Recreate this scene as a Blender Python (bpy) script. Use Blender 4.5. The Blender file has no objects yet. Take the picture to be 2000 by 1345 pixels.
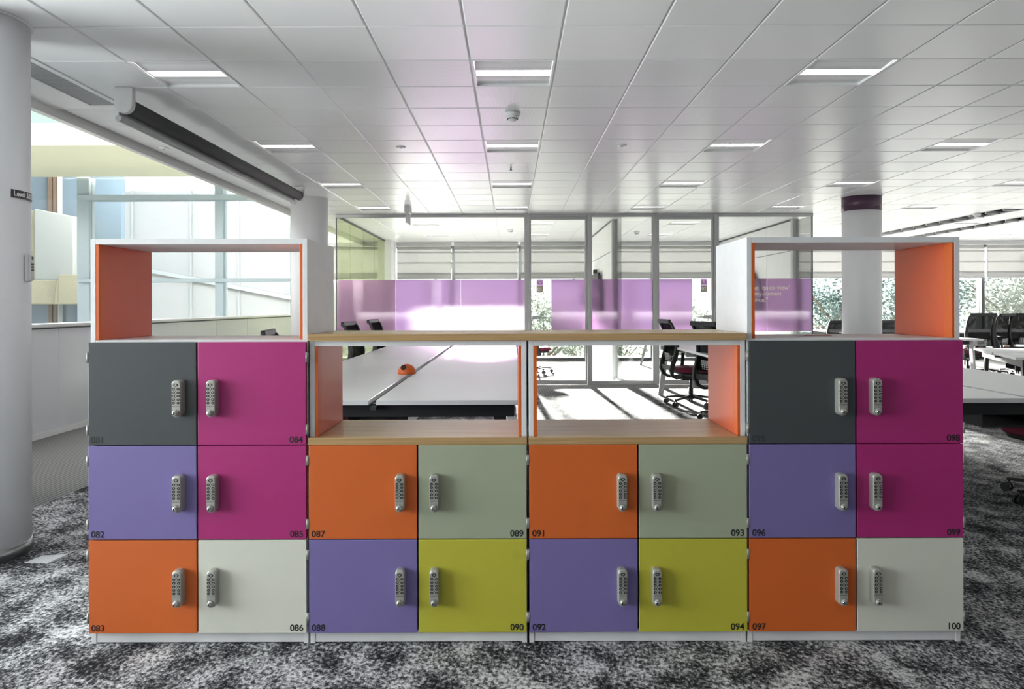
import bpy, bmesh, math, random
from mathutils import Vector, Matrix
random.seed(7)
scene = bpy.context.scene
COL = scene.collection
PI = math.pi
# ------------------------------------------------------------------ camera
F, VX, VY, ROLL, CH = 1400.0, 997.0, 597.0, 0.0028, 1.24
CEIL = CH + 1.435
def P(px, py, Y):
    dx, dy = px - VX, py - VY
    return Vector(((dx - ROLL*dy)*Y/F, Y, CH - (dy + ROLL*dx)*Y/F))
cam = bpy.data.cameras.new('camera'); cam.sensor_width = 36.0; cam.lens = F/2000*36
cam.shift_x = (1000-VX)/2000; cam.shift_y = -(672.5-VY)/2000; cam.clip_start = 0.05; cam.clip_end = 200
co = bpy.data.objects.new('camera', cam); COL.objects.link(co)
co.matrix_world = Matrix.Translation((0, 0, CH)) @ Matrix.Rotation(PI/2, 4, 'X') @ Matrix.Rotation(-ROLL, 4, 'Z')
scene.camera = co
# ------------------------------------------------------------------ materials
def lin(c):
    return tuple(((v/255)/12.92 if v/255 <= .04045 else ((v/255+.055)/1.055)**2.4) for v in c)
def newmat(name):
    m = bpy.data.materials.new(name); m.use_nodes = True
    nt = m.node_tree; nt.nodes.clear()
    o = nt.nodes.new('ShaderNodeOutputMaterial')
    return m, nt, o
def N(nt, t, **kw):
    n = nt.nodes.new(t)
    for k, v in kw.items():
        if k.startswith('i_'): n.inputs[k[2:].replace('_', ' ')].default_value = v
        else: setattr(n, k, v)
    return n
def pm(name, rgb, rough=.5, metal=0., spec=.5, var=.05, scale=20., bump=0., emit=None):
    """principled material with a little procedural variation; rgb in sRGB 0-255"""
    m, nt, o = newmat(name)
    b = N(nt, 'ShaderNodeBsdfPrincipled')
    b.inputs['Roughness'].default_value = rough; b.inputs['Metallic'].default_value = metal
    b.inputs['Specular IOR Level'].default_value = spec
    c = lin(rgb)
    tc = N(nt, 'ShaderNodeTexCoord'); nz = N(nt, 'ShaderNodeTexNoise'); nz.inputs['Scale'].default_value = scale
    nt.links.new(tc.outputs['Object'], nz.inputs['Vector'])
    r = N(nt, 'ShaderNodeValToRGB')
    r.color_ramp.elements[0].color = tuple(v*(1-var) for v in c)+(1,)
    r.color_ramp.elements[1].color = tuple(min(1, v*(1+var)) for v in c)+(1,)
    nt.links.new(nz.outputs['Fac'], r.inputs['Fac']); nt.links.new(r.outputs['Color'], b.inputs['Base Color'])
    if bump:
        bp = N(nt, 'ShaderNodeBump'); bp.inputs['Strength'].default_value = bump; bp.inputs['Distance'].default_value = .002
        n2 = N(nt, 'ShaderNodeTexNoise'); n2.inputs['Scale'].default_value = scale*15
        nt.links.new(tc.outputs['Object'], n2.inputs['Vector'])
        nt.links.new(n2.outputs['Fac'], bp.inputs['Height']); nt.links.new(bp.outputs['Normal'], b.inputs['Normal'])
    if emit:
        b.inputs['Emission Color'].default_value = lin(emit[0])+(1,); b.inputs['Emission Strength'].default_value = emit[1]
    nt.links.new(b.outputs['BSDF'], o.inputs['Surface'])
    return m
def glassmat(name, tint=(250, 252, 251), refl=1.0, rough=.0):
    m, nt, o = newmat(name)
    t = N(nt, 'ShaderNodeBsdfTransparent'); t.inputs['Color'].default_value = lin(tint)+(1,)
    g = N(nt, 'ShaderNodeBsdfGlossy'); g.inputs['Roughness'].default_value = rough
    fr = N(nt, 'ShaderNodeFresnel'); fr.inputs['IOR'].default_value = 1.45
    mu = N(nt, 'ShaderNodeMath', operation='MULTIPLY'); mu.inputs[1].default_value = refl
    mx = N(nt, 'ShaderNodeMixShader')
    nt.links.new(fr.outputs['Fac'], mu.inputs[0]); nt.links.new(mu.outputs[0], mx.inputs['Fac'])
    nt.links.new(t.outputs[0], mx.inputs[1]); nt.links.new(g.outputs[0], mx.inputs[2])
    nt.links.new(mx.outputs[0], o.inputs['Surface'])
    return m
def sheetmat(name, rgb, transl, transp, rgb_t=None, refr=0.0, rough=.5, tl=None):
    """thin sheet: diffuse + translucent + see-through (+ forward-scattering frosted share)"""
    m, nt, o = newmat(name)
    tc = N(nt, 'ShaderNodeTexCoord'); nz = N(nt, 'ShaderNodeTexNoise'); nz.inputs['Scale'].default_value = 60
    nt.links.new(tc.outputs['Object'], nz.inputs['Vector'])
    r = N(nt, 'ShaderNodeValToRGB'); c = lin(rgb)
    r.color_ramp.elements[0].color = tuple(v*.97 for v in c)+(1,); r.color_ramp.elements[1].color = tuple(min(1, v*1.03) for v in c)+(1,)
    nt.links.new(nz.outputs['Fac'], r.inputs['Fac'])
    d = N(nt, 'ShaderNodeBsdfDiffuse'); t = N(nt, 'ShaderNodeBsdfTranslucent'); p = N(nt, 'ShaderNodeBsdfTransparent')
    nt.links.new(r.outputs['Color'], d.inputs['Color'])
    if tl: t.inputs['Color'].default_value = tl+(1,)
    else: nt.links.new(r.outputs['Color'], t.inputs['Color'])
    p.inputs['Color'].default_value = lin(rgb_t or rgb)+(1,)
    m1 = N(nt, 'ShaderNodeMixShader'); m1.inputs['Fac'].default_value = transl
    nt.links.new(d.outputs[0], m1.inputs[1]); nt.links.new(t.outputs[0], m1.inputs[2])
    last = m1
    if refr:
        f = N(nt, 'ShaderNodeBsdfRefraction'); f.inputs['IOR'].default_value = 1.15; f.inputs['Roughness'].default_value = rough
        f.inputs['Color'].default_value = lin(rgb_t or rgb)+(1,)
        m3 = N(nt, 'ShaderNodeMixShader'); m3.inputs['Fac'].default_value = refr
        nt.links.new(last.outputs[0], m3.inputs[1]); nt.links.new(f.outputs[0], m3.inputs[2]); last = m3
    m2 = N(nt, 'ShaderNodeMixShader'); m2.inputs['Fac'].default_value = transp
    nt.links.new(last.outputs[0], m2.inputs[1]); nt.links.new(p.outputs[0], m2.inputs[2])
    nt.links.new(m2.outputs[0], o.inputs['Surface'])
    return m
def emitmat(name, rgb, s):
    m, nt, o = newmat(name)
    e = N(nt, 'ShaderNodeEmission'); e.inputs['Color'].default_value = lin(rgb)+(1,); e.inputs['Strength'].default_value = s
    nt.links.new(e.outputs[0], o.inputs['Surface']); return m

M = {}
M['white'] = pm('white_laminate', (226, 225, 226), .45)
M['orange'] = pm('orange_laminate', (212, 98, 36), .42, var=.03)
M['orange_soft'] = pm('orange_liner_laminate', (214, 92, 44), .36, var=.03)
M['doors'] = {
 'grey': pm('graphite_door_laminate', (66, 70, 72), .38, var=.03),
 'pink': pm('magenta_door_laminate', (168, 38, 112), .42, var=.03),
 'purple': pm('violet_door_laminate', (118, 106, 160), .42, var=.03),
 'orange': pm('orange_door_laminate', (206, 98, 36), .45, var=.03),
 'cream': pm('cream_door_laminate', (214, 213, 200), .45, var=.02),
 'sage': pm('sage_door_laminate', (160, 166, 142), .45, var=.02),
 'lime': pm('lime_door_laminate', (184, 178, 58), .45, var=.03)}
M['silver'] = pm('satin_nickel', (172, 171, 164), .42, .45, var=.04, scale=80)
M['chrome'] = pm('polished_steel', (190, 190, 188), .25, 1., var=.02)
M['black'] = pm('black_plastic', (22, 22, 23), .45, var=.1)
M['dark'] = pm('graphite_metal', (46, 47, 50), .45, .2, var=.06)
M['ink'] = pm('number_ink', (24, 25, 27), .5, var=.02)
M['ink_grey'] = pm('faded_number_ink', (44, 47, 50), .6, var=.02)
M['gap'] = pm('shadow_gap_board', (30, 29, 30), .8)
M['white_paint'] = pm('white_wall_paint', (232, 232, 231), .6, var=.015, scale=4)
M['col_paint'] = pm('white_column_paint', (228, 228, 230), .42, var=.015, scale=4)
M['cream_paint'] = pm('cream_soffit_paint', (226, 226, 200), .6, var=.02, scale=3)
M['plum'] = pm('plum_band_paint', (72, 44, 66), .35, var=.04)
M['desk'] = pm('white_desktop_laminate', (226, 226, 228), .32, var=.015, scale=30)
M['alu'] = pm('anodised_aluminium', (186, 187, 188), .4, .3, var=.03)
M['alu_dark'] = pm('dark_aluminium', (76, 78, 80), .45, .4, var=.03)
M['frame_blue'] = pm('blue_grey_window_frame', (150, 164, 172), .5, var=.04)
M['steel'] = pm('brushed_steel_skirting', (176, 176, 178), .3, .9, var=.06, scale=30)
M['maroon'] = pm('maroon_seat_fabric', (112, 24, 52), .85, var=.12, scale=60, bump=.3)
M['hinge'] = pm('hinge_steel', (150, 148, 143), .38, .35, var=.03)
M['lightgrey'] = pm('light_grey_plastic', (196, 196, 196), .5, var=.03)
M['screen_grey'] = pm('charcoal_screen_fabric', (70, 70, 72), .7, var=.05, scale=40)
M['grille'] = None
M['balus'] = pm('grey_backpainted_glass', (226, 227, 231), .16, var=.02, scale=2)
M['concrete'] = pm('beige_concrete', (158, 154, 134), .9, var=.12, scale=14, bump=.4)
M['concrete_pale'] = pm('pale_concrete_panel', (150, 155, 156), .9, var=.06, scale=30, bump=.3)
M['concrete_white'] = pm('white_concrete_facade', (150, 151, 151), .9, var=.03, scale=2)
M['brown'] = pm('bronze_mullion', (92, 74, 62), .5, var=.08)
M['blueglass'] = pm('blue_reflecting_glass', (88, 104, 118), .08, var=.06, scale=1.2)
M['paper'] = pm('paper_sheet', (214, 214, 216), .7, var=.03)
M['red'] = pm('red_print', (176, 34, 40), .5, var=.05)
M['socket_orange'] = pm('orange_plastic', (222, 100, 34), .45, var=.03)
M['glass'] = glassmat('clear_glass')
M['glass_part'] = glassmat('partition_glass', (250, 251, 250), .8)
M['glass_green'] = glassmat('green_edge_glass', (243, 247, 228), .3)
M['glass_guard'] = glassmat('green_guard_glass', (222, 244, 234), 1.)
M['film'] = sheetmat('purple_window_film', (202, 150, 212), .7, .03, (224, 170, 230), refr=.45, rough=.35, tl=(.22, .21, .225))
M['film_text'] = pm('cream_film_lettering', (226, 214, 200), .6, var=.01, emit=None)
M['sign_lilac'] = sheetmat('lilac_sign_film', (200, 150, 206), .6, .3, tl=(.5, .34, .52))
M['sign_taupe'] = sheetmat('taupe_sign_film', (160, 148, 134), .6, .12, tl=(.3, .26, .22))
M['sign_white'] = pm('white_lettering', (238, 238, 236), .5, var=.01)
M['sign_black'] = pm('black_sign_plate', (34, 34, 36), .4)
M['blind'] = sheetmat('pale_blind_fabric', (226, 226, 222), .5, .004, (240, 240, 236), tl=(.2, .2, .198))
M['hem'] = sheetmat('blind_hem_fabric', (206, 206, 204), .5, .0, tl=(.15, .15, .15))
M['mesh'] = sheetmat('black_chair_mesh', (26, 26, 28), .1, .26, (210, 210, 210))
M['lamp'] = emitmat('fluorescent_tube', (255, 253, 248), 1.0)
M['louvre'] = pm('white_louvre_blade', (238, 238, 238), .3)
M['bark'] = pm('tree_bark', (96, 86, 72), .9, var=.2)
M['leaf'] = sheetmat('tree_leaf', (92, 106, 103), .5, 0.)
M['leaf_pale'] = sheetmat('pale_tree_leaf', (124, 131, 122), .5, 0.)
M['leaf_haze'] = sheetmat('haze_paled_leaf', (214, 216, 213), .5, 0.)  # leaf colour made pale to stand for haze
M['ground'] = pm('pale_gravel_ground', (190, 190, 176), .95, var=.15, scale=.7)

def wood():
    m, nt, o = newmat('oak_laminate')
    b = N(nt, 'ShaderNodeBsdfPrincipled'); b.inputs['Roughness'].default_value = .27
    tc = N(nt, 'ShaderNodeTexCoord'); mp = N(nt, 'ShaderNodeMapping'); mp.inputs['Scale'].default_value = (1.2, 40, 220)
    nt.links.new(tc.outputs['Object'], mp.inputs['Vector'])
    nz = N(nt, 'ShaderNodeTexNoise'); nz.inputs['Scale'].default_value = 2.0; nz.inputs['Detail'].default_value = 4
    nt.links.new(mp.outputs['Vector'], nz.inputs['Vector'])
    r = N(nt, 'ShaderNodeValToRGB')
    r.color_ramp.elements[0].position = .3; r.color_ramp.elements[1].position = .7
    r.color_ramp.elements[0].color = lin((156, 124, 82))+(1,); r.color_ramp.elements[1].color = lin((196, 162, 116))+(1,)
    nt.links.new(nz.outputs['Fac'], r.inputs['Fac']); nt.links.new(r.outputs['Color'], b.inputs['Base Color'])
    nt.links.new(b.outputs[0], o.inputs['Surface']); return m
M['oak'] = wood()

def carpet_mottled():
    m, nt, o = newmat('mottled_carpet')
    b = N(nt, 'ShaderNodeBsdfPrincipled'); b.inputs['Roughness'].default_value = .95; b.inputs['Specular IOR Level'].default_value = .1
    tc = N(nt, 'ShaderNodeTexCoord')
    mp = N(nt, 'ShaderNodeMapping'); mp.inputs['Rotation'].default_value = (0, 0, .25); mp.inputs['Scale'].default_value = (1.25, .9, 1)
    nt.links.new(tc.outputs['Object'], mp.inputs['Vector'])
    a = N(nt, 'ShaderNodeTexNoise'); a.inputs['Scale'].default_value = 56; a.inputs['Detail'].default_value = 5; a.inputs['Roughness'].default_value = .72
    c = N(nt, 'ShaderNodeTexNoise'); c.inputs['Scale'].default_value = 5.5; c.inputs['Detail'].default_value = 3; c.inputs['Roughness'].default_value = .6
    nt.links.new(mp.outputs[0], a.inputs['Vector']); nt.links.new(mp.outputs[0], c.inputs['Vector'])
    mu = N(nt, 'ShaderNodeMath', operation='MULTIPLY_ADD'); mu.inputs[1].default_value = .55; mu.inputs[2].default_value = -.275
    nt.links.new(c.outputs['Fac'], mu.inputs[0])
    ad = N(nt, 'ShaderNodeMath', operation='ADD'); nt.links.new(a.outputs['Fac'], ad.inputs[0]); nt.links.new(mu.outputs[0], ad.inputs[1])
    r = N(nt, 'ShaderNodeValToRGB'); e = r.color_ramp.elements
    e[0].position = .38; e[0].color = lin((30, 30, 32))+(1,); e[1].position = .63; e[1].color = lin((206, 205, 206))+(1,)
    x = e.new(.47); x.color = lin((80, 80, 82))+(1,); x = e.new(.54); x.color = lin((146, 146, 147))+(1,)
    nt.links.new(ad.outputs[0], r.inputs['Fac']); nt.links.new(r.outputs['Color'], b.inputs['Base Color'])
    bp = N(nt, 'ShaderNodeBump'); bp.inputs['Strength'].default_value = .5; bp.inputs['Distance'].default_value = .004
    nt.links.new(a.outputs['Fac'], bp.inputs['Height']); nt.links.new(bp.outputs[0], b.inputs['Normal'])
    nt.links.new(b.outputs[0], o.inputs['Surface']); return m
def carpet_striped():
    m, nt, o = newmat('striped_carpet')
    b = N(nt, 'ShaderNodeBsdfPrincipled'); b.inputs['Roughness'].default_value = .95; b.inputs['Specular IOR Level'].default_value = .1
    tc = N(nt, 'ShaderNodeTexCoord')
    w = N(nt, 'ShaderNodeTexWave'); w.inputs['Scale'].default_value = 9; w.inputs['Distortion'].default_value = .6; w.inputs['Detail'].default_value = 2
    nt.links.new(tc.outputs['Object'], w.inputs['Vector'])
    a = N(nt, 'ShaderNodeTexNoise'); a.inputs['Scale'].default_value = 120; a.inputs['Detail'].default_value = 3
    nt.links.new(tc.outputs['Object'], a.inputs['Vector'])
    mx = N(nt, 'ShaderNodeMath', operation='MULTIPLY_ADD'); mx.inputs[1].default_value = .35
    nt.links.new(w.outputs['Fac'], mx.inputs[0]); nt.links.new(a.outputs['Fac'], mx.inputs[2])
    r = N(nt, 'ShaderNodeValToRGB'); e = r.color_ramp.elements
    e[0].position = .35; e[0].color = lin((76, 76, 76))+(1,); e[1].position = .85; e[1].color = lin((134, 133, 131))+(1,)
    nt.links.new(mx.outputs[0], r.inputs['Fac']); nt.links.new(r.outputs['Color'], b.inputs['Base Color'])
    nt.links.new(b.outputs[0], o.inputs['Surface']); return m
M['carpet'] = carpet_mottled(); M['carpet2'] = carpet_striped(); M['carpet3'] = pm('darkened_room_carpet', (76, 76, 75), .95, var=.25, scale=40, bump=.3)  # room floor colour darkened to cut the sunlight it bounces
def dotted(name, base, hole, scale, rough=.35):
    """perforated metal: fine dot grid"""
    m, nt, o = newmat(name)
    b = N(nt, 'ShaderNodeBsdfPrincipled'); b.inputs['Roughness'].default_value = rough
    tc = N(nt, 'ShaderNodeTexCoord'); v = N(nt, 'ShaderNodeTexVoronoi'); v.inputs['Scale'].default_value = scale; v.inputs['Randomness'].default_value = 0
    nt.links.new(tc.outputs['Object'], v.inputs['Vector'])
    r = N(nt, 'ShaderNodeValToRGB'); e = r.color_ramp.elements; r.color_ramp.interpolation = 'LINEAR'
    e[0].position = .22; e[0].color = lin(hole)+(1,); e[1].position = .32; e[1].color = lin(base)+(1,)
    nt.links.new(v.outputs['Distance'], r.inputs['Fac']); nt.links.new(r.outputs['Color'], b.inputs['Base Color'])
    nt.links.new(b.outputs[0], o.inputs['Surface']); return m
M['grille'] = dotted('dark_perforated_grille', (150, 150, 152), (40, 40, 42), 60)
M['tile_plain'] = pm('white_metal_tile', (240, 240, 240), .28, spec=.8, var=.008, scale=3)
M['tile_perf'] = dotted('perforated_metal_tile', (240, 240, 241), (190, 190, 192), 160, .28)
M['tile_grid'] = pm('white_tile_grid', (225, 225, 226), .5)
M['lamp_panel'] = dotted('perforated_lamp_panel', (240, 240, 241), (180, 180, 182), 160, .4)

# ------------------------------------------------------------------ mesh builder
class MB:
    def __init__(s): s.v = []; s.f = []; s.mi = []; s.sm = []; s.cur = 0
    def _add(s, vs, fs, smooth=False):
        n = len(s.v); s.v += [tuple(v) for v in vs]
        for f in fs: s.f.append(tuple(i+n for i in f)); s.mi.append(s.cur); s.sm.append(smooth)
        return s
    def box(s, x0, x1, y0, y1, z0, z1):
        vs = [(x, y, z) for z in (z0, z1) for y in (y0, y1) for x in (x0, x1)]
        return s._add(vs, [(0, 2, 3, 1), (4, 5, 7, 6), (0, 1, 5, 4), (2, 6, 7, 3), (0, 4, 6, 2), (1, 3, 7, 5)])
    def hexa(s, vs):   # 8 verts, same order as box
        return s._add(vs, [(0, 2, 3, 1), (4, 5, 7, 6), (0, 1, 5, 4), (2, 6, 7, 3), (0, 4, 6, 2), (1, 3, 7, 5)])
    def quad(s, *p): return s._add(p, [tuple(range(len(p)))])
    def bar(s, a, b, w, t, up=(0, 0, 1), w2=None, t2=None):
        a, b = Vector(a), Vector(b); d = (b-a).normalized(); u = Vector(up)
        sd = d.cross(u)
        if sd.length < 1e-4: sd = d.cross(Vector((0, 1, 0)))
        sd.normalize(); n = sd.cross(d).normalized(); w2 = w2 or w; t2 = t2 or t
        vs = []
        for p, ww, tt in ((a, w, t), (b, w2, t2)):
            for j in (-1, 1):
                for i in (-1, 1): vs.append(p + sd*(i*ww/2) + n*(j*tt/2))
        return s._add(vs, [(0, 1, 3, 2), (4, 6, 7, 5), (0, 4, 5, 1), (2, 3, 7, 6), (0, 2, 6, 4), (1, 5, 7, 3)])
    def tube(s, pts, r, seg=10):
        pts = [Vector(p) for p in pts]; rs = r if isinstance(r, (list, tuple)) else [r]*len(pts)
        rings = []; nrm = None
        for i, p in enumerate(pts):
            d = (pts[min(i+1, len(pts)-1)] - pts[max(i-1, 0)]).normalized()
            if nrm is None:
                nrm = d.cross(Vector((0, 0, 1)))
                if nrm.length < 1e-3: nrm = d.cross(Vector((0, 1, 0)))
            nrm = (nrm - d*nrm.dot(d)).normalized(); bn = d.cross(nrm)
            rings.append([p + (nrm*math.cos(2*PI*k/seg) + bn*math.sin(2*PI*k/seg))*rs[i] for k in range(seg)])
        vs = [v for q in rings for v in q]; fs = []
        for i in range(len(rings)-1):
            for k in range(seg):
                a, b = i*seg+k, i*seg+(k+1) % seg; fs.append((a, a+seg, b+seg, b))
        s._add(vs, fs, True)
        n = len(s.v)-len(vs)
        s.f.append(tuple(n+k for k in range(seg))); s.mi.append(s.cur); s.sm.append(False)
        s.f.append(tuple(n+(len(rings)-1)*seg+k for k in reversed(range(seg)))); s.mi.append(s.cur); s.sm.append(False)
        return s
    def cyl(s, a, b, r, seg=16, r2=None): return s.tube([a, b], [r, r2 if r2 is not None else r], seg)
    def lathe(s, prof, c=(0, 0, 0), seg=32, axis='z', sgn=1):
        vs = []; fs = []
        for r, h in prof:
            for k in range(seg):
                a = 2*PI*k/seg; x, y = r*math.cos(a), r*math.sin(a)
                if axis == 'z': vs.append((c[0]+x, c[1]+y, c[2]+h*sgn))
                elif axis == 'y': vs.append((c[0]+x, c[1]+h*sgn, c[2]+y))
                else: vs.append((c[0]+h*sgn, c[1]+x, c[2]+y))
        for i in range(len(prof)-1):
            for k in range(seg):
                a, b = i*seg+k, i*seg+(k+1) % seg; fs.append((a, b, b+seg, a+seg))
        s._add(vs, fs, True)
        n = len(s.v)-len(vs); L = len(prof)
        if prof[0][0] > 1e-6: s.f.append(tuple(n+k for k in reversed(range(seg)))); s.mi.append(s.cur); s.sm.append(False)
        if prof[-1][0] > 1e-6: s.f.append(tuple(n+(L-1)*seg+k for k in range(seg))); s.mi.append(s.cur); s.sm.append(False)
        return s
    def ribbon(s, prof, x, w, t):
        """strip swept along a y-z profile at x; w (across x) and t (in plane) per point"""
        L = len(prof); rings = []
        for i, (y, z) in enumerate(prof):
            a = prof[max(i-1, 0)]; b = prof[min(i+1, L-1)]
            d = Vector((b[0]-a[0], b[1]-a[1])).normalized(); n = Vector((-d.y, d.x))
            ww = w[i] if isinstance(w, (list, tuple)) else w; tt = t[i] if isinstance(t, (list, tuple)) else t
            rings.append([(x-ww/2, y+n.x*tt/2, z+n.y*tt/2), (x+ww/2, y+n.x*tt/2, z+n.y*tt/2), (x+ww/2, y-n.x*tt/2, z-n.y*tt/2), (x-ww/2, y-n.x*tt/2, z-n.y*tt/2)])
        vs = [v for q in rings for v in q]; fs = [(3, 2, 1, 0), tuple((L-1)*4+k for k in range(4))]
        for i in range(L-1):
            for k in range(4): a, b = i*4+k, i*4+(k+1) % 4; fs.append((a, b, b+4, a+4))
        return s._add(vs, fs)
    def prism(s, poly, y0, y1, taper=1.0, c=(0, 0)):
        """x-z polygon extruded along y (y1 end scaled about c)"""
        n = len(poly)
        vs = [(x, y0, z) for x, z in poly] + [(c[0]+(x-c[0])*taper, y1, c[1]+(z-c[1])*taper) for x, z in poly]
        fs = [tuple(range(n)), tuple(reversed(range(n, 2*n)))]
        for k in range(n): fs.append((k, k+n, (k+1) % n+n, (k+1) % n))
        return s._add(vs, fs)
    def build(s, name, mat, parent=None, bevel=0, off=(0, 0, 0), seg=2):
        me = bpy.data.meshes.new(name); o3 = Vector(off)
        me.from_pydata([Vector(v)-o3 for v in s.v], [], s.f)
        for m in (mat if isinstance(mat, (list, tuple)) else [mat]): me.materials.append(m)
        me.polygons.foreach_set('material_index', s.mi); me.polygons.foreach_set('use_smooth', s.sm)
        bm = bmesh.new(); bm.from_mesh(me); bmesh.ops.recalc_face_normals(bm, faces=bm.faces); bm.to_mesh(me); bm.free()
        me.update()
        return link(name, me, parent, bevel, seg)
def link(name, me, parent=None, bevel=0, seg=2, loc=None):
    o = bpy.data.objects.new(name, me); COL.objects.link(o)
    if parent: o.parent = parent
    if loc is not None: o.location = loc
    if bevel:
        b = o.modifiers.new('edge', 'BEVEL'); b.width = bevel; b.segments = seg; b.limit_method = 'ANGLE'; b.angle_limit = .6
    return o
def thing(name, label, cat, loc=(0, 0, 0), rz=0, group=None):
    o = bpy.data.objects.new(name, None); COL.objects.link(o); o.location = loc; o.rotation_euler = (0, 0, rz)
    o.empty_display_size = .1
    return tag(o, label, cat, group)
def tag(o, label, cat, group=None):
    o['label'] = label; o['category'] = cat
    if group: o['group'] = group
    return o
def struct(o): o['kind'] = 'structure'; return o
def copy_tree(o, parent=None):
    c = o.copy(); COL.objects.link(c)
    if parent: c.parent = parent
    for ch in list(o.children): copy_tree(ch, c)
    return c
def text_mesh(s, size, mat, align='LEFT', depth=.0004, bold=.014):
    cu = bpy.data.curves.new('lettering', 'FONT'); cu.body = s; cu.size = size; cu.align_x = align; cu.extrude = depth; cu.offset = bold*size
    t = bpy.data.objects.new('lettering', cu); COL.objects.link(t)
    bpy.context.view_layer.update()
    dg = bpy.context.evaluated_depsgraph_get()
    me = bpy.data.meshes.new_from_object(t.evaluated_get(dg)); me.materials.clear(); me.materials.append(mat)
    bpy.data.objects.remove(t)
    me.transform(Matrix.Rotation(PI/2, 4, 'X'))   # stand upright, facing -y
    return me
def text_w(me): xs = [v.co.x for v in me.vertices]; return min(xs), max(xs)

# ------------------------------------------------------------------ setting
T = .505; ROW0 = 4.187; CX0 = -.231
YB, YF, XR, XL = -4.4, 16.3, 13.2, -4.5
FASC = -3.29
# floor: mottled and striped carpet as faces of one slab
fl = MB()
def fq(x0, x1, y0, y1, mi): fl.cur = mi; fl.quad((x0, y0, 0), (x1, y0, 0), (x1, y1, 0), (x0, y1, 0))
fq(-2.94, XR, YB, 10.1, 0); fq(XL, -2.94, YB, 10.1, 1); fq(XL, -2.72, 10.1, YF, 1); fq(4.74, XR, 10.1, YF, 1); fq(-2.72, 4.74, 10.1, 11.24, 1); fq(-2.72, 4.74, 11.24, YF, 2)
fl.cur = 1; fl.box(XL, XR, YB, YF, -.4, -.002)
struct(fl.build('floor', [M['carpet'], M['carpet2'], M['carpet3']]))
# ceiling tiles
LIGHT = {}
for i in (-4, 0, 4, 8, 12, 16, 20):
    for j in (-12, -8, -4, 0, 4, 8, 12): LIGHT[(i, j)] = 1
for i in (12, 16, 20):
    for j in (16, 20): LIGHT[(i, j)] = 1
for i in (-3, 1, 6): 
    for j in (16, 20): LIGHT[(i, j)] = 1
ct = MB(); GP = .004
SLOTC = set()
for i in range(-8, 27):
    for j in range(-17, 24):
        if (i, j) in LIGHT: continue
        x0, y0 = CX0+i*.504, ROW0+j*T; x1, y1 = x0+.504, y0+T
        if y0 > 4.4 and i < -6: continue
        if (x0+x1)/2 < -2.76 and (x0+x1)/2 > -3.02 and 2.0 < y0 < 5.0: continue   # air grille
        if 15 <= i <= 15 and j >= 13 or i == 17 and j >= 15: continue             # open slots
        y1 = min(y1, YF)
        plain = j < 0 or 10 <= j < 12 or 9 <= i < 11 or (j >= 14 and i < 10)
        ct.cur = 0 if plain else 1
        tx, ty = random.gauss(0, .0007), random.gauss(0, .0007)
        z = CEIL; b = .006
        def zz(x, y): return z + (x-(x0+x1)/2)*tx + (y-(y0+y1)/2)*ty
        q = [(x0+GP, y0+GP), (x1-GP, y0+GP), (x1-GP, y1-GP), (x0+GP, y1-GP)]
        qi = [(x0+GP+b, y0+GP+b), (x1-GP-b, y0+GP+b), (x1-GP-b, y1-GP-b), (x0+GP+b, y1-GP-b)]
        vs = [(x, y, zz(x, y)) for x, y in qi] + [(x, y, zz(x, y)+.004) for x, y in q] + [(x, y, z+.03) for x, y in q]
        fs = [(3, 2, 1, 0)]
        for k in range(4):
            l = (k+1) % 4; fs += [(k, l, l+4, k+4), (k+4, l+4, l+8, k+8)]
        ct._add(vs, fs)
ct.cur = 0
ct.box(-3.29, -3.002, 2.1, 5.2, CEIL, CEIL+.02); ct.box(-3.0, -2.752, 5.118, 5.19, CEIL, CEIL+.02)
ct.cur = 2
ct.box(XL, XR, YB, 4.4, CEIL+.10, CEIL+.14); ct.box(FASC, XR, 4.4, YF, CEIL+.10, CEIL+.14)
for i in range(-8, 28):       # carrier bars behind the joints
    x = CX0+i*.504
    if x < XL: continue
    ct.box(x-.012, x+.012, YB, YF if i > -6 else 4.4, CEIL+.006, CEIL+.024)
struct(ct.build('ceiling', [M['tile_plain'], M['tile_perf'], M['tile_grid']]))
sl = MB(); sl.box(FASC-.06, XR, 4.4, YF, 3.0, 3.4); sl.box(XL, XR, YB, 4.4, 3.0, 3.4)
struct(sl.build('ceiling_slab', M['white_paint']))
fa = MB(); fa.box(FASC-.06, FASC, 4.4, YF-.1, CEIL-.062, 3.0); struct(fa.build('trim_1', M['white_paint'], bevel=.004))
# shell behind the camera
w = MB(); w.box(XL, XR, YB-.2, YB, 0, 3.0); struct(w.build('wall_back', M['white_paint']))
w = MB(); w.box(XR, XR+.2, YB, YF, 0, 3.0); struct(w.build('wall_right', M['white_paint']))
w = MB()
w.box(XL-.2, XL, YB, -.8, 0, 3.0); w.box(XL-.2, XL, 3.5, 4.6, 0, 3.0); w.box(XL-.2, XL, -.8, 3.5, 0, .25); w.box(XL-.2, XL, -.8, 3.5, 2.6, 3.0)  # unseen wall, with an opening added for the assumed window
struct(w.build('wall_left', M['white_paint']))
w = MB()
for y in (-.8, .6, 2.0, 3.43): w.box(XL-.14, XL-.06, y, y+.07, .25, 2.6)
w.box(XL-.14, XL-.06, -.8, 3.5, .25, .32); w.box(XL-.14, XL-.06, -.8, 3.5, 2.53, 2.6)
wl = struct(w.build('window_left', M['alu']))  # assumed window, out of view, added to let in light from the left
g = MB(); g.box(XL-.105, XL-.095, -.73, 3.43, .32, 2.53); g.build('glass_pane', M['glass'], wl)
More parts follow.
